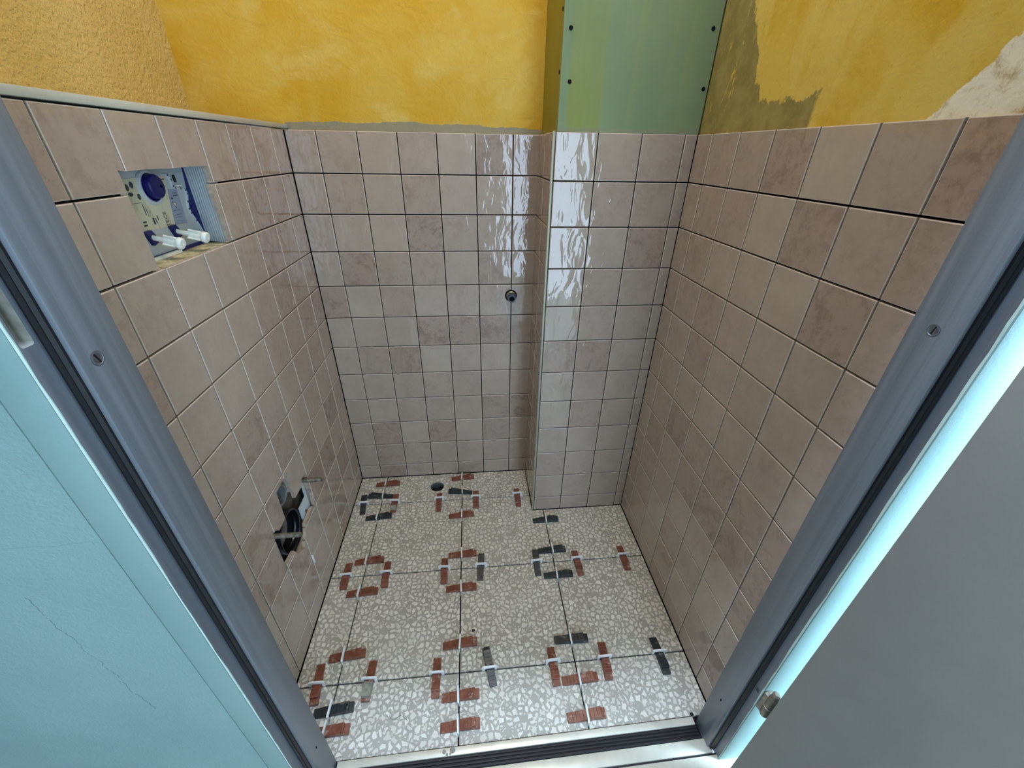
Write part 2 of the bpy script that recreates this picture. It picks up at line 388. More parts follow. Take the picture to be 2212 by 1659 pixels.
# backings (their front faces sit behind the tile fronts and show as the open joints)
box('backing', -.012, BW+.02, TH-.0005, .12, 0, ZT-.002, 'backing', wb)
box('plaster', -.34, BW+.02, TH, .12, ZT-.002, H, 'plaster_back', wb)
box('backing', RW+TH-.0005, RW+.12, YF, .12, 0, ZT-.002, 'backing', wr)
box('plaster', RW+TH-.0015, RW+.12, YF, .12, ZT-.002, H, 'plaster_right', wr)
box('backing', BW+TH-.0005, RW+.006, CY+TH-.0005, TH, 0, ZT-.002, 'backing', wc)
box('plasterboard_panel', .6610, .9885, CY+.0058, CY+.0185, ZT-.001, H, 'board', wc)
box('plasterboard_panel', .6612, .6735, CY+.0187, TH, ZT-.001, H, 'board_side', wc)
box('plaster_core', .674, RW+.006, CY+.0187, TH, ZT-.001, H, 'backing', wc)
box('corner_profile', .6500, .6562, CY-.0012, CY+.006, .001, ZT+.0005, 'trim_metal', wc, .0018)
# ------------------------------------------------------------------ service openings in the left wall
H1 = [(-.6045, 1.107), (-.592, 1.1052), (-.54, 1.1062), (-.4915, 1.1054), (-.44, 1.1066), (-.3918, 1.1059), (-.3905, 1.085), (-.3935, 1.0775), (-.3985, 1.0755), (-.4005, 1.062), (-.3985, 1.05), (-.3965, 1.035), (-.395, 1.02), (-.392, 1.0), (-.3893, .9785), (-.45, .9757), (-.52, .9750), (-.5913, .9745), (-.603, .9765), (-.6036, 1.02), (-.6028, 1.05), (-.6048, 1.0745), (-.6026, 1.09)]
H2 = [(-.4668, .451), (-.4892, .4538), (-.5319, .4535), (-.5335, .41), (-.5347, .3722), (-.5703, .372), (-.5781, .3857), (-.5942, .3865), (-.5956, .33), (-.5950, .2796), (-.5473, .2721), (-.535, .245), (-.5008, .2253), (-.480, .248), (-.464, .2746), (-.4126, .2775), (-.3938, .2665), (-.3885, .31), (-.3873, .347), (-.3899, .370), (-.3948, .3853), (-.4215, .3866), (-.4194, .3695), (-.469, .3727), (-.4675, .41)]
def cutter(pts, x0, x1):
    bm = bmesh.new(); add_prism(bm, pts, 'x', x0, x1, 2); me = bpy.data.meshes.new('c'); bmesh.ops.recalc_face_normals(bm, faces=bm.faces[:]); bm.to_mesh(me); bm.free()
    o = bpy.data.objects.new('c', me); COL.objects.link(o)
    for m in ('glaze', 'glaze_edge', 'tile_body'): me.materials.append(M[m])
    return o
C1, C2 = cutter(H1, -.20, .03), cutter(H2, -.20, .03)
def grow(pts, d):
    cx = sum(p[0] for p in pts)/len(pts); cz = sum(p[1] for p in pts)/len(pts)
    return [(p[0]+d*(1 if p[0] > cx else -1), p[1]+d*(1 if p[1] > cz else -1)) for p in pts]
G1 = cutter([(-.6065, .9685), (-.360, .9685), (-.360, 1.1135), (-.6065, 1.1135)], -.3, .03)
G2 = cutter([(-.60, .222), (-.385, .222), (-.385, .389), (-.465, .389), (-.465, .456), (-.536, .456), (-.536, .389), (-.60, .389)], -.3, .03)
bk = box('backing', -.023, -TH+.0005, YF, TH-.003, 0, ZT-.002, 'backing', wl)
bk.data.materials.append(M['tile_body']); bk.data.materials.append(simple('grey_green_board_edge', lin(84, 98, 88), .9, 0, .2, .3, 60))
cut(bk, [G1, G2])
box('core', -.215, -.110, YF, TH-.003, 0, ZT-.002, 'cavity', wl)
box('plaster', -.34, -.211, YF, TH, ZT-.002, H, 'plaster_left', wl)
# ------------------------------------------------------------------ wall tiles
_cache = {}
def tile_mesh(wd, ht):
    k = (round(wd, 4), round(ht, 4))
    if k in _cache: return _cache[k]
    bm = bmesh.new(); hw, hh = wd/2, ht/2
    e, d = min(.0013, hw*.3), .0009
    def ring(i, y): return [bm.verts.new((sx*(hw-i), y, sz*(hh-i))) for sx, sz in ((-1, -1), (1, -1), (1, 1), (-1, 1))]
    f0, f1, f2, f3 = ring(e, 0), ring(e*.3, d*.35), ring(0, d), ring(0, TH)
    bm.faces.new(f0).material_index = 0
    for A, B, mi in ((f0, f1, 1), (f1, f2, 1), (f2, f3, 2)):
        for i in range(4):
            j = (i+1) % 4; bm.faces.new((A[i], A[j], B[j], B[i])).material_index = mi
    bm.faces.new(f3).material_index = 2
    bmesh.ops.recalc_face_normals(bm, faces=bm.faces[:])
    me = bpy.data.meshes.new('tile'); bm.to_mesh(me); bm.free()
    for m in ('glaze', 'glaze_edge', 'tile_body'): me.materials.append(M[m])
    _cache[k] = me; return me
def rtone():
    r = random.random()
    return random.uniform(.25, .7) if r < .42 else (random.uniform(.7, 1.1) if r < .76 else random.uniform(1.3, 1.9))
def lay(parent, edges, tones, place, rz, cutters=None):
    for r in range(12):
        z1, z0 = ROWS[r], ROWS[r+1]
        for c in range(len(edges)-1):
            a, b = edges[c], edges[c+1]
            wd, ht = abs(b-a)-GAP, z1-z0-GAP
            if wd < .004: continue
            me = tile_mesh(wd, ht)
            o = bpy.data.objects.new('tile', me); COL.objects.link(o); o.parent = parent
            x, y = place((a+b)/2); j = random.uniform(-.00035, .00015)
            n = Vector((math.sin(rz), -math.cos(rz)))
            o.location = (x+n.x*j, y+n.y*j, (z0+z1)/2)
            o.rotation_euler = (RAD(random.uniform(-.22, .22)), 0, rz+RAD(random.uniform(-.2, .2)))
            tn = rtone()
            if tones and r < len(tones) and tones[r] and c < len(tones[r]) and tones[r][c] is not None: tn = tones[r][c]
            o.color = (tn, 0, 0, 1)
            if cutters:
                lo, hi = min(a, b), max(a, b)
                for cc, (ylo, yhi, zlo, zhi) in cutters:
                    if lo < yhi and hi > ylo and z0 < zhi and z1 > zlo:
                        o.data = me.copy(); cut(o, [cc])
                if len(o.data.polygons) == 0: bpy.data.objects.remove(o)
N = None
T_back = [[1, .8, .5, .9, .4, 1.9, 1.5], [.9, 1.0, .5, 1.2, .6, .7, 1.2], [.8, .5, .2, 1.9, .9, .8, 1.2], [.8, 1.7, .9, 1, .5, 1.2, 1.3],
          [1.8, .3, .9, .6, .7, .8, 1], [.5, .6, .3, 1.9, 1.8, 1.8, 1.2], [.6, 1, 1.5, .2, .6, .6, .9], [.4, .6, .8, .8, .8, .6, .8],
          [.7, .4, .7, .8, .6, 1.4, 1.7], [.9, 1.8, .3, 1.7, .3, 1.2, 1], [.8, 1.2, .8, .7, .6, .8, .9], [.7, 1.6, .9, .8, 1.2, .8, 1]]
lay(wb, [0]+[BX0+i*P for i in range(6)]+[BW+.004], T_back, lambda u: (u, 0), 0)
T_col = [[.2, .7, .9, .8], [.3, 1, 1.1, 1], [.4, .6, 1.8, .8], [.4, 1.1, .9, .8], [.3, .8, .9, .7], [1.2, 1.7, .6, .6], [.5, .7, .6, .7], [.5, 1.1, .7, .7], [.7, .5, .5, .7], [.9, .6, .6, .7], [.6, .7, .8, .9], [.8, .8, .8, .8]]
lay(wc, [.6572, CX0, CX0+P, CX0+2*P, RW+.001], T_col, lambda u: (u, CY), 0)
T_cs = [[1.4, 1.4]]*12
lay(wc, [TH-.001, -.1055, CY+.007], T_cs, lambda u: (BW, u), RAD(-90))
T_right = [[1.2, 1.2, 1, 1.75, .1, 1.0, 1.9], [1, 1.2, 1.2, .5, 1.6, .9, 1.2], [1, 1.1, .6, .5, .2, 1.8, 1.0], [1.1, 1.0, 1.3, .7, .6, .8, .9], [1, .9, 1.3, .7, .7, .5, .7], [1, .9, .8, .6, .6, .7, .6]]
lay(wr, [CY]+[RX1-i*P for i in range(6)]+[YF], T_right, lambda u: (RW, u), RAD(-90))
# left wall: columns listed from the door to the back corner
T_left = [[.9, 1.6, 1.1, .9, .9, 1.0, 1.4, 1.2, 1.1], [N, .6, .7, .8, .8, 1.0, 1.6, 1.5, 1.1], [N, 1.0, .9, .5, .5, .9, 1.6, 1.4, 1.1], [N, 1.6, .5, .5, .6, .9, 1.6, 1.4, 1.2], [N, .6, .7, .5, .6, .9, 1.1, 1.3, 1.2], [N, .5, .9, 1.6, .8, .6, .9, 1.2, 1.2]]
lay(wl, [YF, LX7-7*P]+[LX7-(7-i)*P for i in range(1, 8)]+[-.001], T_left, lambda u: (0, u), RAD(90),
    [(C1, (-.606, -.389, .974, 1.107)), (C2, (-.596, -.387, .225, .454))])
for c in (C1, C2, G1, G2): bpy.data.objects.remove(c)
# board screws of the pipe chase
def drywall_screw(x, y, z, face):
    prof = [(.0004, 0), (.0004, .0014), (.0010, .0019), (.0010, .0036), (-.0004, .0044), (-.0012, .0042), (-.0012, 0)]
    if face == 'front': lathe('screw', [(-a, r) for a, r in prof], 'screw', wc, 'y', 16, (x, y, z))
    else: lathe('screw', [(-a, r) for a, r in prof], 'screw', wc, 'x', 16, (x, y, z))
for x, z in ((.676, 1.353), (.681, 1.266), (.974, 1.362), (.979, 1.261), (.674, 1.62), (.974, 1.62)): drywall_screw(x, CY+.0056, z, 'front')
for y, z in ((-.196, 1.385), (-.197, 1.284)): drywall_screw(.6610, y, z, 'side')

# ------------------------------------------------------------------ floor
fl = tag(empty('floor'), 'terrazzo tiled floor of the small room, joints still open', 'floor', kind='structure')
box('screed', -.02, RW+.02, YF-.004, .06, -.12, -.0085, 'backing', fl)
xs = [.0008, X1, X2, X3, RW-.0008]; ys = [-.0008, Y1, Y2, Y3, -.8745]
def floor_tile(pts, name='floor_tile'):
    bm = bmesh.new(); add_prism(bm, pts, 'z', -.009, 0)
    bmesh.ops.recalc_face_normals(bm, faces=bm.faces[:])
    es = [e for e in bm.edges if all(abs(v.co.z) < 1e-6 for v in e.verts)]
    bmesh.ops.bevel(bm, geom=es, offset=.0007, segments=2, profile=.5, affect='EDGES')
    return obj(name, bm, 'terrazzo', fl)
g = .0016
drain_tile = None
for i in range(4):
    for j in range(4):
        x0, x1, y1, y0 = xs[i]+g, xs[i+1]-g, ys[j]-g, ys[j+1]+g
        if j == 3:
            y0a = -.8788+.0104*x0+.0016; y0b = -.8788+.0104*x1+.0016
        else: y0a = y0b = y0
        if j == 0 and i == 3: continue
        cx, cy = BW-.0015, CY-.0015
        if j == 0 and i == 2: x1 = cx
        if j == 1 and i == 2: pts = [(x0, y0), (x1, y0), (x1, cy), (cx, cy), (cx, y1), (x0, y1)]
        elif j == 1 and i == 3: pts = [(x0, y0), (x1, y0), (x1, cy), (x0, cy)]
        else: pts = [(x0, y0a), (x1, y0b), (x1, y1), (x0, y1)]
        t_ = floor_tile(pts)
        if i == 1 and j == 0: drain_tile = t_
bm = bmesh.new(); add_lathe(bm, [(-.2, 0), (-.2, .0262), (.02, .0262), (.02, 0)], 'z', 40, (.2995, -.0685, 0)); me = bpy.data.meshes.new('c'); bmesh.ops.recalc_face_normals(bm, faces=bm.faces[:]); bm.to_mesh(me); bm.free()
co = bpy.data.objects.new('c', me); COL.objects.link(co); cut(drain_tile, [co])
for o in fl.children:
    if o.name.startswith('screed'): cut(o, [co])
bpy.data.objects.remove(co)
dp = tag(empty('floor_drain_pipe', (.2995, -.0685, -.06)), 'grey open drain pipe end sunk in the terrazzo floor near the back wall', 'pipe')
lathe('socket', [(-.03, .0235), (.052, .0235), (.0565, .0240), (.0570, .0252), (.054, .0258), (-.03, .0258)], 'pipe_grey', dp, 'z', 36)
lathe('seal', [(.030, .0234), (.034, .0195), (.038, .0234)], 'rubber', dp, 'z', 36)
lathe('inner_pipe', [(-.03, .017), (.018, .017), (.020, .0188), (.014, .0205), (-.03, .0205)], 'pipe_grey', dp, 'z', 36)
lathe('bottom', [(-.028, 0), (-.028, .0232), (-.030, .0232), (-.030, 0)], 'dark_hole', dp, 'z', 36)

# ------------------------------------------------------------------ ceiling, corridor shell
tag(box('ceiling', -.34, RW+.12, YF-.08, .12, H, H+.1, 'paint_white'), 'white ceiling of the small room above the picture', 'ceiling', kind='structure')
YO = -.9494                                               # outer face of the front wall
def xw(name, x0, x1, y0, y1, z0, z1, mat): return box(name, x0, x1, y0, y1, z0, z1, mat, wf)
xw('plaster', -1.25, .0886, YO, YF-.0005, -.0, 2.75, 'teal_wall')
xw('plaster', 1.0042, 3.2, -.9472, YF-.0005, -.0, 2.75, 'teal_wall')
xw('plaster', .0894, 1.0041, YO, YF-.0005, 2.06, 2.75, 'teal_wall')
xw('inner_plaster', -.34, .06, YF, YF+.002, 1.19, H, 'plaster_left')
xw('inner_plaster', .06, 1.0, YF-.0005, YF+.002, 2.06, H, 'plaster_left')
tag(box('floor_corridor', -1.25, 3.2, -2.5, -.957, -.12, -.012, 'wood_floor'), 'pale corridor floor outside the doorway', 'floor', kind='structure')
tag(box('ceiling_corridor', -1.25, 3.2, -2.5, YO, 2.75, 2.85, 'paint_grey'), 'grey corridor ceiling behind the camera', 'ceiling', kind='structure')
tag(box('wall_corridor_left', -1.35, -1.25, -2.5, YO, -.012, 2.75, 'paint_grey'), 'grey corridor end wall on the left behind the camera', 'wall', kind='structure')
def wall_with_hole(name, label, axis, a0, a1, h0, h1, z0, z1, p0, p1):
    root = tag(empty(name), label, 'wall', kind='structure')
    parts = [(a0, h0, -.012, 2.75), (h1, a1, -.012, 2.75), (h0, h1, z1, 2.75)] + ([(h0, h1, -.012, z0)] if z0 > 0 else [])
    for u0, u1, za, zb in parts:
        if axis == 'x': box('plaster', u0, u1, p0, p1, za, zb, 'paint_grey', root)
        else: box('plaster', p0, p1, u0, u1, za, zb, 'paint_grey', root)
wall_with_hole('wall_corridor_back', 'grey corridor wall with a glazed door behind the camera', 'x', -1.25, 3.2, .76, 1.32, -.012, 2.14, -2.6, -2.5)
wall_with_hole('wall_corridor_right', 'grey corridor end wall with a hole for the added window beyond the door leaf', 'y', -2.5, YO, -2.34, -1.34, .6, 2.2, 3.2, 3.3)
wn = tag(empty('window_1', (1.04, -2.5, 0)), 'glazed balcony door behind the camera', 'window', kind='structure')
for x0, x1, z0, z1 in ((-.28, -.23, 0, 2.14), (.23, .28, 0, 2.14), (-.23, .23, 2.09, 2.14), (-.23, .23, 0, .10)): box('frame', x0, x1, -.06, -.01, z0, z1, 'plastic_white', wn)
wn2 = tag(empty('added_window', (3.2, -1.84, 0)), 'unseen tall window added right of the doorway to light the door frame flange', 'window', kind='structure')  # window added around the grazing side light, out of view
for y0, y1, z0, z1 in ((-.5, -.46, .6, 2.2), (.46, .5, .6, 2.2), (-.46, .46, 2.16, 2.2), (-.46, .46, .6, .64)): box('frame', .01, .06, y0, y1, z0, z1, 'plastic_white', wn2)
sl = tag(empty('added_strip_lamp', (.46, -1.000, 2.62), RAD(3)), 'unseen white strip lamp added above the doorway to light the floor near the sill', 'lamp')  # fixture added for the floor glow light, never in view
box('added_lamp_housing', -.34, .34, -.028, .028, 0, .045, 'plastic_white', sl, .004)
box('added_lamp_bracket', -.05, .05, -.004, .047, .0455, .075, 'plastic_white', sl)
lamp = tag(empty('ceiling_lamp', (.47, -.42, H)), 'round white ceiling lamp of the small room above the picture', 'lamp')
lathe('lamp_base', [(0, 0), (0, .13), (-.02, .135), (-.02, 0)], 'plastic_white', lamp, 'z', 32)
lathe('lamp_shade', [(-.021, .145), (-.030, .146), (-.034, .142), (-.034, .132), (-.021, .132)], 'lamp_glass', lamp, 'z', 32)

# ------------------------------------------------------------------ door frame
fr = tag(empty('trim_1', (0, 0, 0)), 'grey steel door frame with black gasket and teal painted flanges', 'door frame', kind='structure')
XL, XR, YS = .1375, .9440, -.9255
LREB, RREB, YFL = .1225, .9590, -.9500
ZH = 2.03
box('jamb', .062, XL, YS, YF+.0006, -.008, ZH, 'steel', fr, .0016)
box('jamb', XR, 1.02, YS, YF+.0006, -.008, ZH, 'steel', fr, .0016)
reb = box('rebate', .0899, LREB, YFL+.0012, YS, -.008, ZH, ['steel', 'mortar', 'dark_hole'], fr)
cb = bmesh.new(); add_box(cb, LREB-.012, LREB+.01, -.9445, -.9335, 1.002, 1.062, .002, 2, 1); cm = bpy.data.meshes.new('c'); cb.to_mesh(cm); cb.free()
for f in cm.polygons: f.material_index = 1
co = bpy.data.objects.new('c', cm); COL.objects.link(co)
for m in ('steel', 'mortar', 'dark_hole'): cm.materials.append(M[m])
cut(reb, [co]); bpy.data.objects.remove(co)
box('rebate', RREB, 1.02, -.9462, YS, -.008, ZH, 'steel', fr)
box('flange', .0902, LREB-.0002, YFL, YFL+.0016, -.006, ZH+.03, 'teal', fr, .0005)
box('flange', RREB, 1.0036, -.9478, -.9461, -.006, ZH+.03, 'teal', fr, .0005)
box('head', XL, XR, YS, YF+.0006, 2.0, ZH, 'steel', fr)
box('rebate', LREB, RREB, -.9462, YS-.0002, 2.013, ZH, 'steel', fr)
for s, xa in ((1, LREB), (-1, RREB)):
    bm = bmesh.new(); pts = [(xa+s*.0002, YS-.0004), (xa+s*.0105, YS-.0004), (xa+s*.0108, YS-.0030), (xa+s*.0085, YS-.0052), (xa+s*.0058, YS-.0034), (xa+s*.0040, YS-.0060), (xa+s*.0012, YS-.0048)]
    add_prism(bm, pts, 'z', .0, 2.0); obj('gasket', bm, 'rubber', fr)
# ragged ridges of paint along the inner edge of the flanges
def ridge(x, y, s):
    bm = bmesh.new(); prev = None; n = 90; rr = random.Random(3)
    wv = .0016
    for k in range(n+1):
        z = .0 + 1.35*k/n; wv = max(.0005, min(.0032, wv+rr.uniform(-.0008, .0008)))
        cur = [bm.verts.new((x, y, z)), bm.verts.new((x+s*.0006, y+wv*.5, z)), bm.verts.new((x, y+wv, z)), bm.verts.new((x-s*.0006, y+.0003, z))]
        if prev:
            for i in range(4): bm.faces.new((prev[i], prev[(i+1) % 4], cur[(i+1) % 4], cur[i]))
        prev = cur
    o = obj('paint_ridge', bm, 'teal_lip', fr, True); return o
ridge(LREB+.0001, YFL+.0012, 1); ridge(RREB-.0001, -.9464, -1)
def slot_screw(x, y, z, s, ang, r=.0052):
    bm = bmesh.new(); add_lathe(bm, [(-.001*s, r*1.25), (.0002*s, r*1.28), (.0004*s, r*1.12), (-.0003*s, r*1.0), (.0001*s, r*.92), (.0001*s, 0)], 'x', 24, (0, 0, 0))
    h = obj('screw', bm, 'screw_steel', fr, True); h.location = (x, y, z)
    sb = bmesh.new(); add_box(sb, -.0002, .0004, -.0006, .0006, -r*.85, r*.85); so = obj('slot', sb, 'dark_hole', h); so.rotation_euler = (ang, 0, 0)
slot_screw(XL, -.909, .977, 1, RAD(20)); slot_screw(XR, -.901, .980, -1, RAD(10))
for x, y, z, s in ((XL, -.903, .154, 1), (XR, -.901, .160, -1)):
    bm = bmesh.new(); add_lathe(bm, [(-.001*s, 0), (-.001*s, .0026), (.0003*s, .0027), (.0003*s, 0)], 'x', 16); o = obj('frame_hole', bm, 'dark_hole', fr, True); o.location = (x, y, z)
    o.scale = (1, .6, 1.5)
text('stamped_number', '86', .0105, (RREB-.0003, -.9372, .285), (RAD(90), RAD(-90), RAD(-90)), 'print', fr)
# ------------------------------------------------------------------ threshold
th = tag(empty('trim_2', (0, -.8788, 0), math.atan(.0104)), 'white metal door sill with a black ribbed rubber strip', 'threshold', kind='structure')
A0, A1 = .141, .937
box('sill_strip', A0, A1, -.0155, -.0006, -.006, .0040, 'sill', th, .0012)
bm = bmesh.new(); pts = [(-.0405, -.006), (-.0405, -.0010)]
for k in range(4):
    y = -.0400+k*.0060
    pts += [(y, .0008), (y+.0012, .0026), (y+.0040, .0026), (y+.0052, .0008)]
pts += [(-.0160, .0008), (-.0160, -.006)]
add_prism(bm, pts, 'x', A0, A1); obj('rubber_strip', bm, 'rubber', th)
box('sill_plate', A0-.012, A1+.015, -.0660, -.0408, -.007, .0010, 'sill', th, .001)
box('sill_edge', A0-.03, A1+.06, -.0695, -.0664, -.009, -.0035, 'rubber', th)
box('outer_strip', A0-.05, A1+.09, -.118, -.0698, -.012, -.0015, 'sill', th, .001)
for (x, y, r) in ((.366, -.0075, .0042), (.384, -.0060, .0062), (.372, -.0128, .0028), (.379, -.0122, .0024)):
    lathe('mortar_spot', [(0, r), (.0006, r*.8), (.0009, 0)], 'mortar', th, 'z', 9, (x, y, .0041))

# ------------------------------------------------------------------ door leaf, opened outwards
dl = tag(empty('door_1', (.9641, -.9651, .008), RAD(16)), 'taupe grey door leaf standing open on the right, hinged to the frame', 'door', kind='structure')
bm = bmesh.new(); add_box(bm, -.0265, 0, -.80, -.0105, 0, 1.99, .0012, 2); obj('panel', bm, 'leaf', dl, True)
bm = bmesh.new(); add_box(bm, .0002, .0160, -.815, -.0125, .0, 2.003, .0012, 2); obj('rebated_lip', bm, 'leaf', dl, True)
for z in (.286, 1.72):
    hg = lathe('hinge', [(-.034, 0), (-.034, .0055), (-.030, .0078), (-.004, .0080), (-.0035, .0070), (.0015, .0070), (.002, .0080), (.024, .0078), (.028, .0066), (.0300, .0058), (.0315, .0066), (.038, .0064), (.041, .004), (.0415, 0)], 'hinge', dl, 'z', 20, (.0011, .0024, z-.008))
    box('hinge_plate', -.003, .014, .0085, .0166, z-.04, z+.012, 'hinge', hg, .001)
lathe('door_handle_rose', [(0, 0), (0, .026), (-.006, .026), (-.008, .022), (-.008, 0)], 'steel', dl, 'x', 24, (-.0266, -.735, 1.04))
bm = bmesh.new(); add_lathe(bm, [(0, .009), (-.045, .009), (-.052, .006), (-.053, 0)], 'x', 16, (-.034, -.735, 1.04)); add_box(bm, -.090, -.074, -.745, -.625, 1.031, 1.049, .006, 3)
obj('door_handle', bm, 'steel', dl, True)

# ------------------------------------------------------------------ ledge trim on the left pre-wall
lt = tag(empty('trim_3'), 'grey white trim strip along the top of the left tiles', 'trim', kind='structure')
box('trim_strip', -.205, .0015, YF, -.004, ZT+.0012, ZT+.0112, 'trim_white', lt, .001)
bm = bmesh.new(); add_box(bm, -.02, .012, -.0035, .0075, ZT+.0006, ZT+.0105, .003, 2); obj('mortar_blob', bm, 'mortar', lt, True)

# ------------------------------------------------------------------ cistern behind the upper opening
cs = tag(empty('cistern', (-.055, -.49, 1.04)), 'concealed toilet cistern seen through the upper opening in the left wall', 'cistern')
def cbx(name, x0, x1, y0, y1, z0, z1, mat, par=None, bev=0.0):     # world coordinates
    return box(name, x0+.055, x1+.055, y0+.49, y1+.49, z0-1.04, z1-1.04, mat, par or cs, bev)
pan = [(-.66, .955), (-.368, .955), (-.3690, .985), (-.3766, .9935), (-.3860, 1.0142), (-.3935, 1.028), (-.3962, 1.036), (-.3925, 1.048), (-.3840, 1.060), (-.3791, 1.069), (-.3760, 1.082), (-.3728, 1.0962), (-.371, 1.13), (-.66, 1.13)]
prism('panel', [(a+.49, b-1.04) for a, b in pan], 'x', -.008, 0, 'plastic_grey', cs, .0012)
rim = bmesh.new()
rp = [(-.3690, .985), (-.3766, .9935), (-.3860, 1.0142), (-.3935, 1.028), (-.3962, 1.036), (-.3925, 1.048), (-.3860, 1.060), (-.3870, 1.0665), (-.3990, 1.0700), (-.4130, 1.0715), (-.4175, 1.0750), (-.4170, 1.0850), (-.4225, 1.0925), (-.4400, 1.0935)]
for (a, b), (c_, d_) in zip(rp, rp[1:]):
    v1, v2 = Vector((a+.49, b-1.04)), Vector((c_+.49, d_-1.04)); dd = (v2-v1); nn = Vector((-dd.y, dd.x)).normalized()*.0017; dd = dd.normalized()*.0012
    q = [v1-dd+nn, v2+dd+nn, v2+dd-nn, v1-dd-nn]
    add_prism(rim, [(p.x, p.y) for p in q], 'x', -.001, .0026)
obj('raised_rim', rim, 'plastic_grey', cs)
cbx('blue_body', -.075, -.0562, -.412, -.3605, .955, 1.125, 'plastic_blue')
for yy, zz, r in ((-.3865, 1.040, .005), (-.3845, 1.024, .003)):
    lathe('blue_boss', [(0, r), (.003, r), (.003, r*.6), (0, r*.6)], 'plastic_blue', cs, 'x', 18, (-.0012, yy+.49, zz-1.04))
# clip recess in the upper right of the panel
cbx('catch', -.0545, -.0505, -.4100, -.3960, 1.0735, 1.0765, 'plastic_white', bev=.0006)
cbx('catch_gap', -.0552, -.0545, -.4120, -.3960, 1.0712, 1.0735, 'dark_hole')
cbx('catch_hook', -.0552, -.0520, -.4085, -.4040, 1.0800, 1.0920, 'rubber', bev=.001)
# label sheet with its print, round knob
lab = prism('label_sheet', [(-.66+.49, .0520), (-.4290+.49, .0520), (-.4480+.49, -.0245), (-.66+.49, -.0215)], 'x', .0002, .0009, 'label', cs)
st = prism('sticker', [(-.4340+.49, .0310), (-.4080+.49, .0300), (-.4125+.49, -.0262), (-.4455+.49, -.0245)], 'x', .0002, .0008, 'sticker', cs)
text('print', 'TECE', .0105, (.0012, -.4640+.49, 1.0275-1.04), (RAD(90), RAD(-90), RAD(90)), 'print', lab, .0001)
def pr(par, y0, y1, z0, z1): 
    return box('print', .0009, .0011, y0+.49, y1+.49, z0-1.04, z1-1.04, 'print', par)
for a in ((-.4965, -.4925, 1.0235, 1.0335), (-.4900, -.4880, 1.0245, 1.0325), (-.4845, -.4825, 1.0285, 1.0365), (-.5200, -.5120, 1.0285, 1.0310), (-.5205, -.5125, 1.0235, 1.0260), (-.5070, -.5055, 1.0390, 1.0560), (-.5025, -.5015, 1.0360, 1.0500), (-.4410, -.4330, 1.0858, 1.0876), (-.5440, -.5060, 1.0572, 1.0578)): pr(lab, *a)
for yy, zz, ry, rz_ in ((-.5130, 1.0830, .0042, .0048), (-.5240, 1.0800, .004, .005), (-.5215, 1.0705, .0055, .003), (-.5060, 1.0660, .0035, .0045)):
    prism('print', [(yy+.49+ry*math.cos(k*math.pi/6), zz-1.04+rz_*math.sin(k*math.pi/6)) for k in range(12)], 'x', .0009, .0011, 'print', lab)
for a in ((-.4250, -.4140, 1.0640, 1.0650), (-.4250, -.4130, 1.0595, 1.0612), (-.4330, -.4275, 1.0555, 1.0580), (-.4390, -.4200, 1.0372, 1.0378), (-.4400, -.4180, 1.0300, 1.0305), (-.4400, -.4180, 1.0265, 1.0269)): pr(st, *a)
tri = bmesh.new()
P3 = [(-.4350, 1.0515), (-.4235, 1.0500), (-.4262, 1.0400)]
add_prism(tri, [(a+.49, b-1.04) for a, b in P3], 'x', .0009, .0011, 0)
cy_, cz_ = sum(p[0] for p in P3)/3, sum(p[1] for p in P3)/3
add_prism(tri, [(cy_+(a-cy_)*.72+.49, cz_+(b-cz_)*.72-1.04) for a, b in P3], 'x', .0011, .0013, 1)
obj('print', tri, ['print', 'label'], st)
kn = lathe('knob', [(.0, .0235), (.004, .0235), (.0044, .0205), (.001, .0195), (.0015, .0188), (.0120, .0180), (.0138, .0165), (.0142, .0150), (.0142, 0)], ['plastic_blue'], cs, 'x', 40, (.0, -.4745+.49, 1.0785-1.04))
lathe('knob_ring', [(.0005, .0262), (.0042, .0255), (.0050, .0240), (.0046, .0212), (.0005, .0208)], 'plastic_grey', cs, 'x', 40, (.0, -.4755+.49, 1.0770-1.04))
box('finger_slot', .0140, .0146, -.4690+.49, -.4650+.49, 1.0760-1.04, 1.0800-1.04, 'dark_hole', kn)
# two push rods
for (yb, zb, xt) in ((-.5185, 1.0080, .0490), (-.4560, 1.0075, .0540)):
    sk = bmesh.new()
    add_prism(sk, [(yb-.012+.49, zb+.009-1.04), (yb+.002+.49, zb+.010-1.04), (yb+.008+.49, zb+.002-1.04), (yb+.011+.49, zb-.009-1.04), (yb-.002+.49, zb-.013-1.04), (yb-.006+.49, zb-.004-1.04)], 'x', .0002, .006)
    so = obj('socket', sk, 'plastic_blue', cs)
    bm = bmesh.new()
    add_lathe(bm, [(.002, 0), (.002, .0030), (.024, .0030), (.0245, .0036), (.026, .0036), (.0262, .0052), (.0455, .0060), (.0460, .0064), (.0475, .0070), (.0525, .0070), (.0545, .0056), (.0548, .0018), (.0540, .0016), (.0540, 0)], 'x', 24)
    for k in range(4):
        a = k*math.pi/2+.5; c_, s_ = math.cos(a), math.sin(a)
        add_prism(bm, [(c_*.004-s_*.0007, s_*.004+c_*.0007), (c_*.0078-s_*.0007, s_*.0078+c_*.0007), (c_*.0078+s_*.0007, s_*.0078-c_*.0007), (c_*.004+s_*.0007, s_*.004-c_*.0007)], 'x', .026, .046)
    ro = obj('push_rod', bm, 'plastic_white', cs, True); ro.location = (0, yb+.49, zb-1.04); ro.rotation_euler = (0, RAD(13), 0); ro.scale = (xt/.0548, 1.35, 1.35)
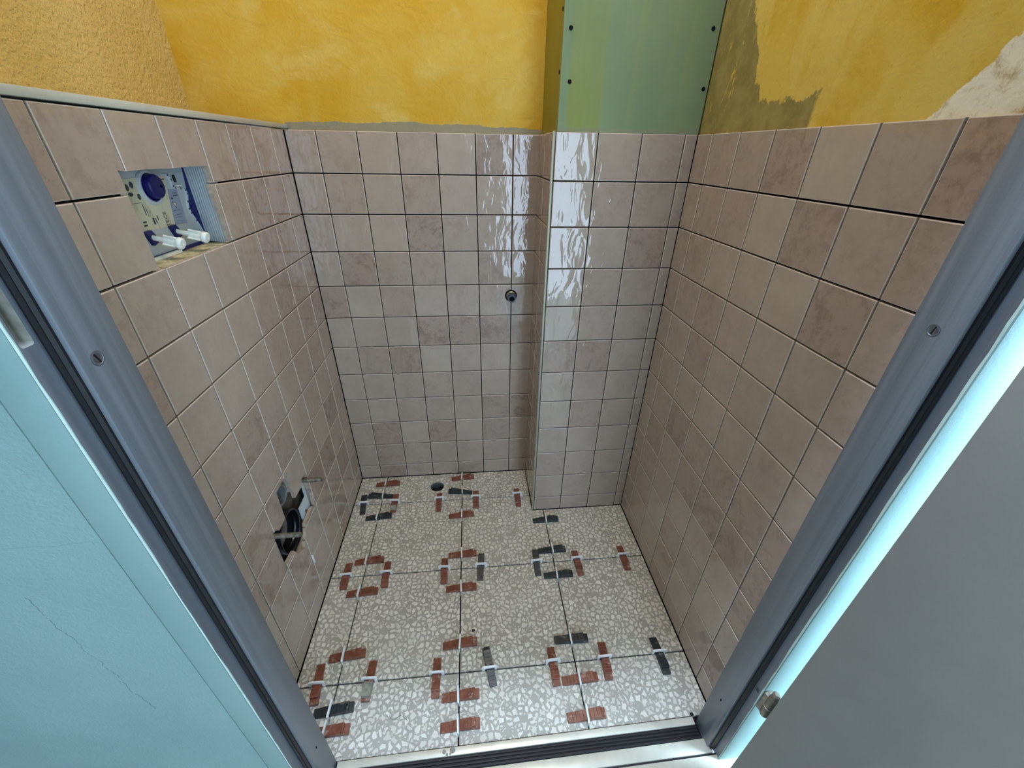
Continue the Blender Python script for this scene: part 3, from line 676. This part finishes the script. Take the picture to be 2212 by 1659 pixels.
# service shaft lining
cbx('shaft_bottom', -.056, -.0065, -.6062, -.3822, .9690, .9738, 'ledge')
cbx('dark_frame', -.0545, -.0500, -.6060, -.3800, .9742, .9790, 'plastic_blue')
cbx('frame_strip', -.0500, -.0440, -.6060, -.4700, .9742, .9785, 'plastic_white')
cbx('shaft_top', -.056, -.0088, -.6060, -.3822, 1.1088, 1.1130, 'cavity')
bm = bmesh.new(); pts = [(-.0020, -.3640+.49), (-.0020, -.3605+.49), (.0466, -.3605+.49)]
n = 9
for k in range(n, -1, -1):
    x = -.0020+.0465*k/n
    pts += [(x+.0020, -.3670-.0180*k/n+.49), (x, -.3655-.0180*k/n+.49)] if k % 1 == 0 else []
add_prism(bm, [(a, b) for a, b in pts], 'z', -.066, .067); obj('ribbed_shaft_side', bm, 'plastic_grey', cs)

# ------------------------------------------------------------------ toilet connections in the lower opening
wp = tag(empty('waste_pipe', (-.015, -.505, .295)), 'black open toilet waste pipe in the lower opening of the left wall', 'pipe')
lathe('pipe_socket', [(-.07, .0500), (-.002, .0500), (.0, .0515), (.0, .0545), (-.003, .0560), (-.07, .0560)], 'pipe_black', wp, 'x', 44)
lathe('seal_ring', [(-.012, .0498), (-.009, .0455), (-.013, .0440), (-.018, .0470), (-.020, .0498)], 'pipe_black', wp, 'x', 44)
lathe('inner_ring', [(-.030, .0498), (-.028, .0420), (-.034, .0410), (-.038, .0498)], 'pipe_black', wp, 'x', 44)
lathe('pipe_floor', [(-.068, 0), (-.068, .0498), (-.070, .0498), (-.070, 0)], 'dark_hole', wp, 'x', 44)
fp = tag(empty('flush_pipe', (-.012, -.4995, .413)), 'grey flush pipe stub at the top of the lower wall opening', 'pipe')
lathe('pipe_socket', [(-.05, .0215), (.0, .0215), (.002, .0235), (.001, .0262), (-.003, .0270), (-.05, .0270)], 'pipe_grey', fp, 'x', 32)
lathe('pipe_floor', [(-.03, 0), (-.03, .0214), (-.032, .0214), (-.032, 0)], 'dark_hole', fp, 'x', 32)
bk2 = tag(empty('mounting_bracket', (-.014, -.4225, .29)), 'pale galvanised bracket plate right of the black waste pipe', 'bracket')
bm = bmesh.new(); add_prism(bm, [(-.0265, -.032), (.0265, -.028), (.0270, .0235), (.0275, .072), (.0185, .072), (.0180, .0240), (-.0265, .0240)], 'x', 0, .003); obj('plate', bm, 'plastic_grey', bk2)
box('plate_flange', .0028, .0050, -.0265, -.0245, -.032, .020, 'plastic_grey', bk2)
lathe('bolt', [(.004, 0), (.004, .005), (.008, .005), (.008, 0)], 'zinc', bk2, 'x', 6, (-.002, -.004, -.010))
box('cavity_back', -.052, -.045, -.68, -.30, .16, .52, 'cavity', wl)
for y, z, ln, lab_ in ((-.590, .377, .0560, 'grey threaded stud left of the black waste pipe'), (-.397, .364, .0420, 'rusty threaded stud right above the black waste pipe')):
    sd = tag(empty('threaded_stud', (0, y, z)), lab_, 'stud', 'toilet mounting studs in the left wall')
    prof = [(-.09, 0), (-.09, .0055)]; x = -.02
    while x < ln-.003: prof += [(x, .0055), (x+.0008, .0061), (x+.0016, .0055)]; x += .0017
    prof += [(ln-.001, .0055), (ln, .0045), (ln, 0)]
    lathe('rod', prof, 'zinc', sd, 'x', 18)
    lathe('nut', [(-.026, 0), (-.026, .0105), (-.016, .0105), (-.016, 0)], 'zinc', sd, 'x', 6)
sp = tag(empty('tile_spacer', (.0005, -.4880, .1610)), 'small white tile spacer stuck in a joint below the lower opening', 'spacer')
sp.rotation_euler = (RAD(2), 0, 0); bm = bmesh.new(); add_box(bm, 0, .0045, -.0016, .0016, -.0155, .0155, .0006, 2); obj('pin', bm, 'plastic_white', sp, True)

# ------------------------------------------------------------------ water connection on the back wall
wt = tag(empty('water_connection', (.5835, 0, .7370)), 'threaded brass water connection with blue rim in the back wall', 'fitting')
lathe('wall_hole', [(-.0006, 0), (-.0006, .0185), (-.0010, .0190), (.0005, .0192), (.0005, 0)], 'dark_hole', wt, 'y', 32)
lathe('fitting_body', [(-.0010, .0060), (-.0010, .0150), (-.006, .0152), (-.0065, .0138), (-.012, .0138), (-.0125, .0128), (-.026, .0128), (-.0265, .0110), (-.0265, .0070), (-.004, .0070)], 'brass', wt, 'y', 32)
lathe('plug_ring', [(-.014, .0131), (-.032, .0131), (-.0345, .0122), (-.0345, .0082), (-.0270, .0080)], simple('blue_grey_plug', lin(52, 66, 88), .35, 0, .5, .2, 60), wt, 'y', 32)
lathe('bore', [(-.0272, 0), (-.0272, .0081), (-.0268, .0081), (-.0268, 0)], 'dark_hole', wt, 'y', 24)

# ------------------------------------------------------------------ levelling wedges and clips on the floor
def wedge_mesh(seed):
    r = random.Random(seed); bm = bmesh.new(); L = .090; hw = .0098+r.uniform(-.0004, .0005)
    jag = r.uniform(.0, .004)
    # side profile (x, z): flat tip to thick end with a step down to the striking tongue
    prof = [(-L/2, 0), (-L/2, .0032), (-L/2+.004, .0040), (L/2-.0095-jag, .0165), (L/2-.0085-jag, .0158), (L/2-.0085-jag, .0098), (L/2, .0092), (L/2, 0)]
    A = [bm.verts.new((x, -hw, z)) for x, z in prof]; B = [bm.verts.new((x, hw, z)) for x, z in prof]
    bm.faces.new(A); bm.faces.new(B)
    for i in range(len(prof)): j = (i+1) % len(prof); bm.faces.new((A[i], A[j], B[j], B[i]))
    bmesh.ops.recalc_face_normals(bm, faces=bm.faces[:])
    bmesh.ops.bevel(bm, geom=bm.edges[:], offset=.0006, segments=1, profile=.5, affect='EDGES')
    # shallow ribs on the ramp
    sl = (.0165-.0040)/(L-.0135-jag)
    for k in range(8):
        x0 = -L/2+.012+k*.0082
        z0 = .0040+sl*(x0+L/2-.004); z1 = z0+sl*.0012
        vs_ = [(x0, -hw*.8, z0-.0003), (x0, hw*.8, z0-.0003), (x0+.0006, hw*.8, z0+.00075), (x0+.0006, -hw*.8, z0+.00075), (x0+.0014, -hw*.8, z1-.0003), (x0+.0014, hw*.8, z1-.0003)]
        v = [bm.verts.new(q) for q in vs_]; bm.faces.new((v[0], v[1], v[2], v[3])); bm.faces.new((v[3], v[2], v[5], v[4]))
    me = bpy.data.meshes.new('wedge'); bm.to_mesh(me); bm.free(); return me
WM = {}
for mt in ('red', 'black'):
    WM[mt] = []
    for s in range(4):
        me = wedge_mesh(s+(10 if mt == 'red' else 30)); me.materials.append(M[mt]); WM[mt].append(me)
def clip_mesh():
    bm = bmesh.new()                     # plate in the xz plane, thickness along y, with a window for the wedge
    t2 = .0008
    outer = [(-.0185, -.006), (.0185, -.006), (.0185, .0140), (.0172, .0172), (.0140, .0190), (-.0140, .0190), (-.0172, .0172), (-.0185, .0140)]
    inner = [(-.0122, -.006), (.0122, -.006), (.0122, .0110), (.0116, .0132), (.0095, .0142), (-.0095, .0142), (-.0116, .0132), (-.0122, .0110)]
    def lay_(pts, y): return [bm.verts.new((x, y, z)) for x, z in pts]
    of, ob = lay_(outer, -t2), lay_(outer, t2); inf, inb = lay_(inner, -t2), lay_(inner, t2)
    n = 8
    for i in range(1, n):
        j = (i+1) % n
        bm.faces.new((of[i], of[j], inf[j], inf[i])); bm.faces.new((ob[j], ob[i], inb[i], inb[j]))
        bm.faces.new((of[j], of[i], ob[i], ob[j])); bm.faces.new((inf[i], inf[j], inb[j], inb[i]))
    # rounded top bar, wider than the plate
    prof = [(-.0172, .0136), (.0172, .0136), (.0186, .0155), (.0182, .0180), (.0150, .0194), (-.0150, .0194), (-.0182, .0180), (-.0186, .0155)]
    add_prism(bm, prof, 'y', -.0021, .0021)
    bmesh.ops.recalc_face_normals(bm, faces=bm.faces[:])
    me = bpy.data.meshes.new('clip'); bm.to_mesh(me); bm.free(); me.materials.append(M['clip']); return me
CM = clip_mesh()
bl, bd, lm, mm, rm, fl_, fm, fr_ = ('back left floor joint crossing', 'floor joint crossing by the drain', 'left middle floor joint crossing', 'central floor joint crossing', 'right middle floor joint crossing', 'front left floor joint crossing', 'front centre floor joint crossing', 'front right floor joint crossing')
# joint, colour, wedge centre x, y, angle, clip x, y, thick end (+1 second / -1 first), where
WD = [
 ('V', 'r', .108, -.042, 1, .1002, -.045, 1, 'nearest the back wall on the left joint'),
 ('V', 'b', .092, -.101, -3, .1002, -.108, -1, 'just behind the ' + bl),
 ('H', 'b', .038, -.146, -84, .037, -.1434, -1, 'left of the ' + bl),
 ('H', 'm', .147, -.145, -89, .149, -.1434, 1, 'right of the ' + bl),
 ('V', 'b', .103, -.206, 4, .1002, -.209, 1, 'in front of the ' + bl),
 ('V', 'r', .398, -.028, 3, .3962, -.033, 1, 'touching the back wall on the middle joint'),
 ('V', 'b', .389, -.103, -7, .3962, -.109, -1, 'just right of the floor drain'),
 ('H', 'r', .309, -.154, -90, .311, -.1434, 1, 'just in front of the floor drain'),
 ('H', 'r', .448, -.151, -91, .448, -.1434, 1, 'right of the ' + bd),
 ('V', 'r', .394, -.221, 2, .3962, -.224, 1, 'in front of the ' + bd),
 ('H', 'r', .604, -.153, -90, .604, -.1434, 1, 'beside the left face of the pipe chase'),
 ('V', 'r', .107, -.383, 2, .1002, -.388, 1, 'behind the ' + lm),
 ('H', 'r', .047, -.434, -88, .048, -.4363, 1, 'left of the ' + lm),
 ('H', 'r', .168, -.438, -88, .168, -.4363, 1, 'right of the ' + lm),
 ('V', 'r', .108, -.496, 2, .1002, -.494, 1, 'in front of the ' + lm),
 ('V', 'r', .400, -.383, 1, .3962, -.388, 1, 'behind the ' + mm),
 ('H', 'r', .344, -.441, -89, .345, -.4363, 1, 'left of the ' + mm),
 ('H', 'b', .458, -.438, -94, .458, -.4363, -1, 'right of the ' + mm),
 ('V', 'r', .398, -.507, 0, .3962, -.504, 1, 'in front of the ' + mm),
 ('V', 'b', .692, -.266, 1, .6916, -.269, 1, 'at the foot of the pipe chase'),
 ('V', 'b', .692, -.392, 0, .6916, -.395, 1, 'behind the ' + rm),
 ('H', 'b', .636, -.438, -92, .635, -.4363, -1, 'left of the ' + rm),
 ('V', 'b', .696, -.485, 0, .6916, -.485, 1, 'in front of the ' + rm),
 ('H', 'r', .765, -.448, -89, .765, -.4363, 1, 'right of the ' + rm),
 ('H', 'r', .916, -.442, -91, .918, -.4363, 1, 'by the right wall, in the middle joint'),
 ('V', 'r', .109, -.666, 4, .1002, -.667, 1, 'behind the ' + fl_),
 ('H', 'r', .053, -.725, -84, .053, -.7292, 1, 'left of the ' + fl_),
 ('H', 'm', .176, -.728, -91, .177, -.7292, 1, 'right of the ' + fl_),
 ('V', 'b', .107, -.783, 4, .1002, -.784, 1, 'in front of the ' + fl_),
 ('V', 'r', .107, -.826, 1, .1002, -.824, 1, 'half hidden by the left door jamb'),
 ('V', 'r', .397, -.664, 3, .3962, -.662, 1, 'behind the ' + fm),
 ('H', 'r', .340, -.736, -90, .340, -.7292, 1, 'left of the ' + fm),
 ('V', 'r', .400, -.783, 1, .3962, -.781, 1, 'in front of the ' + fm),
 ('V', 'r', .400, -.842, 1, .3962, -.839, 1, 'on the middle joint, nearest the door sill'),
 ('H', 'b', .470, -.723, -80, .472, -.7292, -1, 'right of the ' + fm),
 ('V', 'b', .693, -.675, -2, .6916, -.676, 1, 'behind the ' + fr_),
 ('H', 'r', .632, -.736, -90, .634, -.7292, 1, 'left of the ' + fr_),
 ('H', 'r', .768, -.735, -94, .769, -.7292, 1, 'right of the ' + fr_),
 ('V', 'r', .694, -.774, 1, .6916, -.771, 1, 'in front of the ' + fr_),
 ('H', 'b', .914, -.735, -89, .915, -.7292, 1, 'by the right wall, in the front joint'),
 ('V', 'r', .691, -.847, 1, .6916, -.846, 1, 'on the right joint, nearest the door sill'),
]
cname = {'r': 'rust red', 'b': 'black', 'm': 'mortar-caked red'}
for i, (j, c_, x, y, ang, cx_, cy_, te, where) in enumerate(WD):
    k = 'black' if c_ == 'b' else 'red'
    o = bpy.data.objects.new('levelling_wedge', WM[k][i % 4]); COL.objects.link(o)
    # pass through the clip: keep the wedge axis on the clip centre
    o.location = (x, cy_ if j == 'V' else y, .0002) if j == 'V' else (cx_, y, .0002)
    if j == 'H': o.location = (cx_, y, .0002)
    o.rotation_euler = (0, 0, RAD(ang) + (math.pi if te < 0 else 0))
    tag(o, f'{cname[c_]} levelling wedge {where}', 'wedge', 'tile levelling wedges on the floor')
    if c_ == 'm':
        bm = bmesh.new(); rr = random.Random(i); L = .09
        for (xa, xb) in (((.006, .040),) if y < -.5 else ((.022, .041),)):
            A = []; B = []
            nn = 7
            for q in range(nn):
                xx = xa+(xb-xa)*q/(nn-1); zz = .0042+.1600*(xx+L/2-.004)
                for lst, yy in ((A, -.0099), (B, .0099)):
                    lst.append(bm.verts.new((xx+rr.uniform(-.001, .001), yy, min(zz, .0160)+.0012+rr.uniform(0, .0008))))
            for q in range(nn-1): bm.faces.new((A[q], A[q+1], B[q+1], B[q]))
            lo_a = [bm.verts.new((v.co.x, v.co.y*1.02, .0005)) for v in A]; lo_b = [bm.verts.new((v.co.x, v.co.y*1.02, .0005)) for v in B]
            for q in range(nn-1): bm.faces.new((A[q+1], A[q], lo_a[q], lo_a[q+1])); bm.faces.new((B[q], B[q+1], lo_b[q+1], lo_b[q]))
            bm.faces.new((A[0], B[0], lo_b[0], lo_a[0])); bm.faces.new((A[-1], lo_a[-1], lo_b[-1], B[-1]))
        tag(obj('mortar_crust', bm, 'mortar', o), 'grey mortar crust')
    p = bpy.data.objects.new('levelling_clip', CM); COL.objects.link(p)
    p.location = (cx_, cy_, 0); p.rotation_euler = (RAD(random.uniform(-6, 6)), 0, (math.pi/2 if j == 'V' else 0) + RAD(random.uniform(-3, 3)))
    tag(p, f'white clip on {cname[c_]} wedge {where}', 'clip', 'tile levelling clips on the floor')

# ------------------------------------------------------------------ crumbs on the floor
def crumb(x, y, r, mat, name, label, cat, seed):
    bm = bmesh.new(); bmesh.ops.create_icosphere(bm, subdivisions=2, radius=r); rr = random.Random(seed)
    for v in bm.verts: v.co *= rr.uniform(.75, 1.15); v.co.z *= .55
    o = obj(name, bm, mat, None, True); o.location = (x, y, r*.45); tag(o, label, cat)
crumb(.432, -.629, .0042, 'rubber', 'dark_crumb', 'small dark crumb lying behind the front centre wedges', 'crumb', 1)
crumb(.4235, -.7295, .0022, 'rubber', 'dark_crumb', 'tiny dark crumb in the joint right of the front centre crossing', 'crumb', 2)
crumb(.9385, -.8655, .0040, 'rubber', 'dark_crumb', 'black crumb in the corner by the right door jamb', 'crumb', 3)
bm = bmesh.new(); prev = None
pts = [(.247+.017*math.cos(a)*.6, -.803+.010*math.sin(a)) for a in [2.6+.35*k for k in range(8)]]+[(.262, -.806), (.272, -.8115), (.281, -.818)]
for (x, y) in pts:
    ring = [bm.verts.new((x+.0003*math.cos(q), y+.0003*math.sin(q), .0006+.0003*math.sin(q+1))) for q in (0, 2.1, 4.2)]
    if prev:
        for q in range(3): bm.faces.new((prev[q], prev[(q+1) % 3], ring[(q+1) % 3], ring[q]))
    prev = ring
tag(obj('thread', bm, 'rubber', None, True), 'thin dark thread curled on the floor near the left jamb', 'thread')
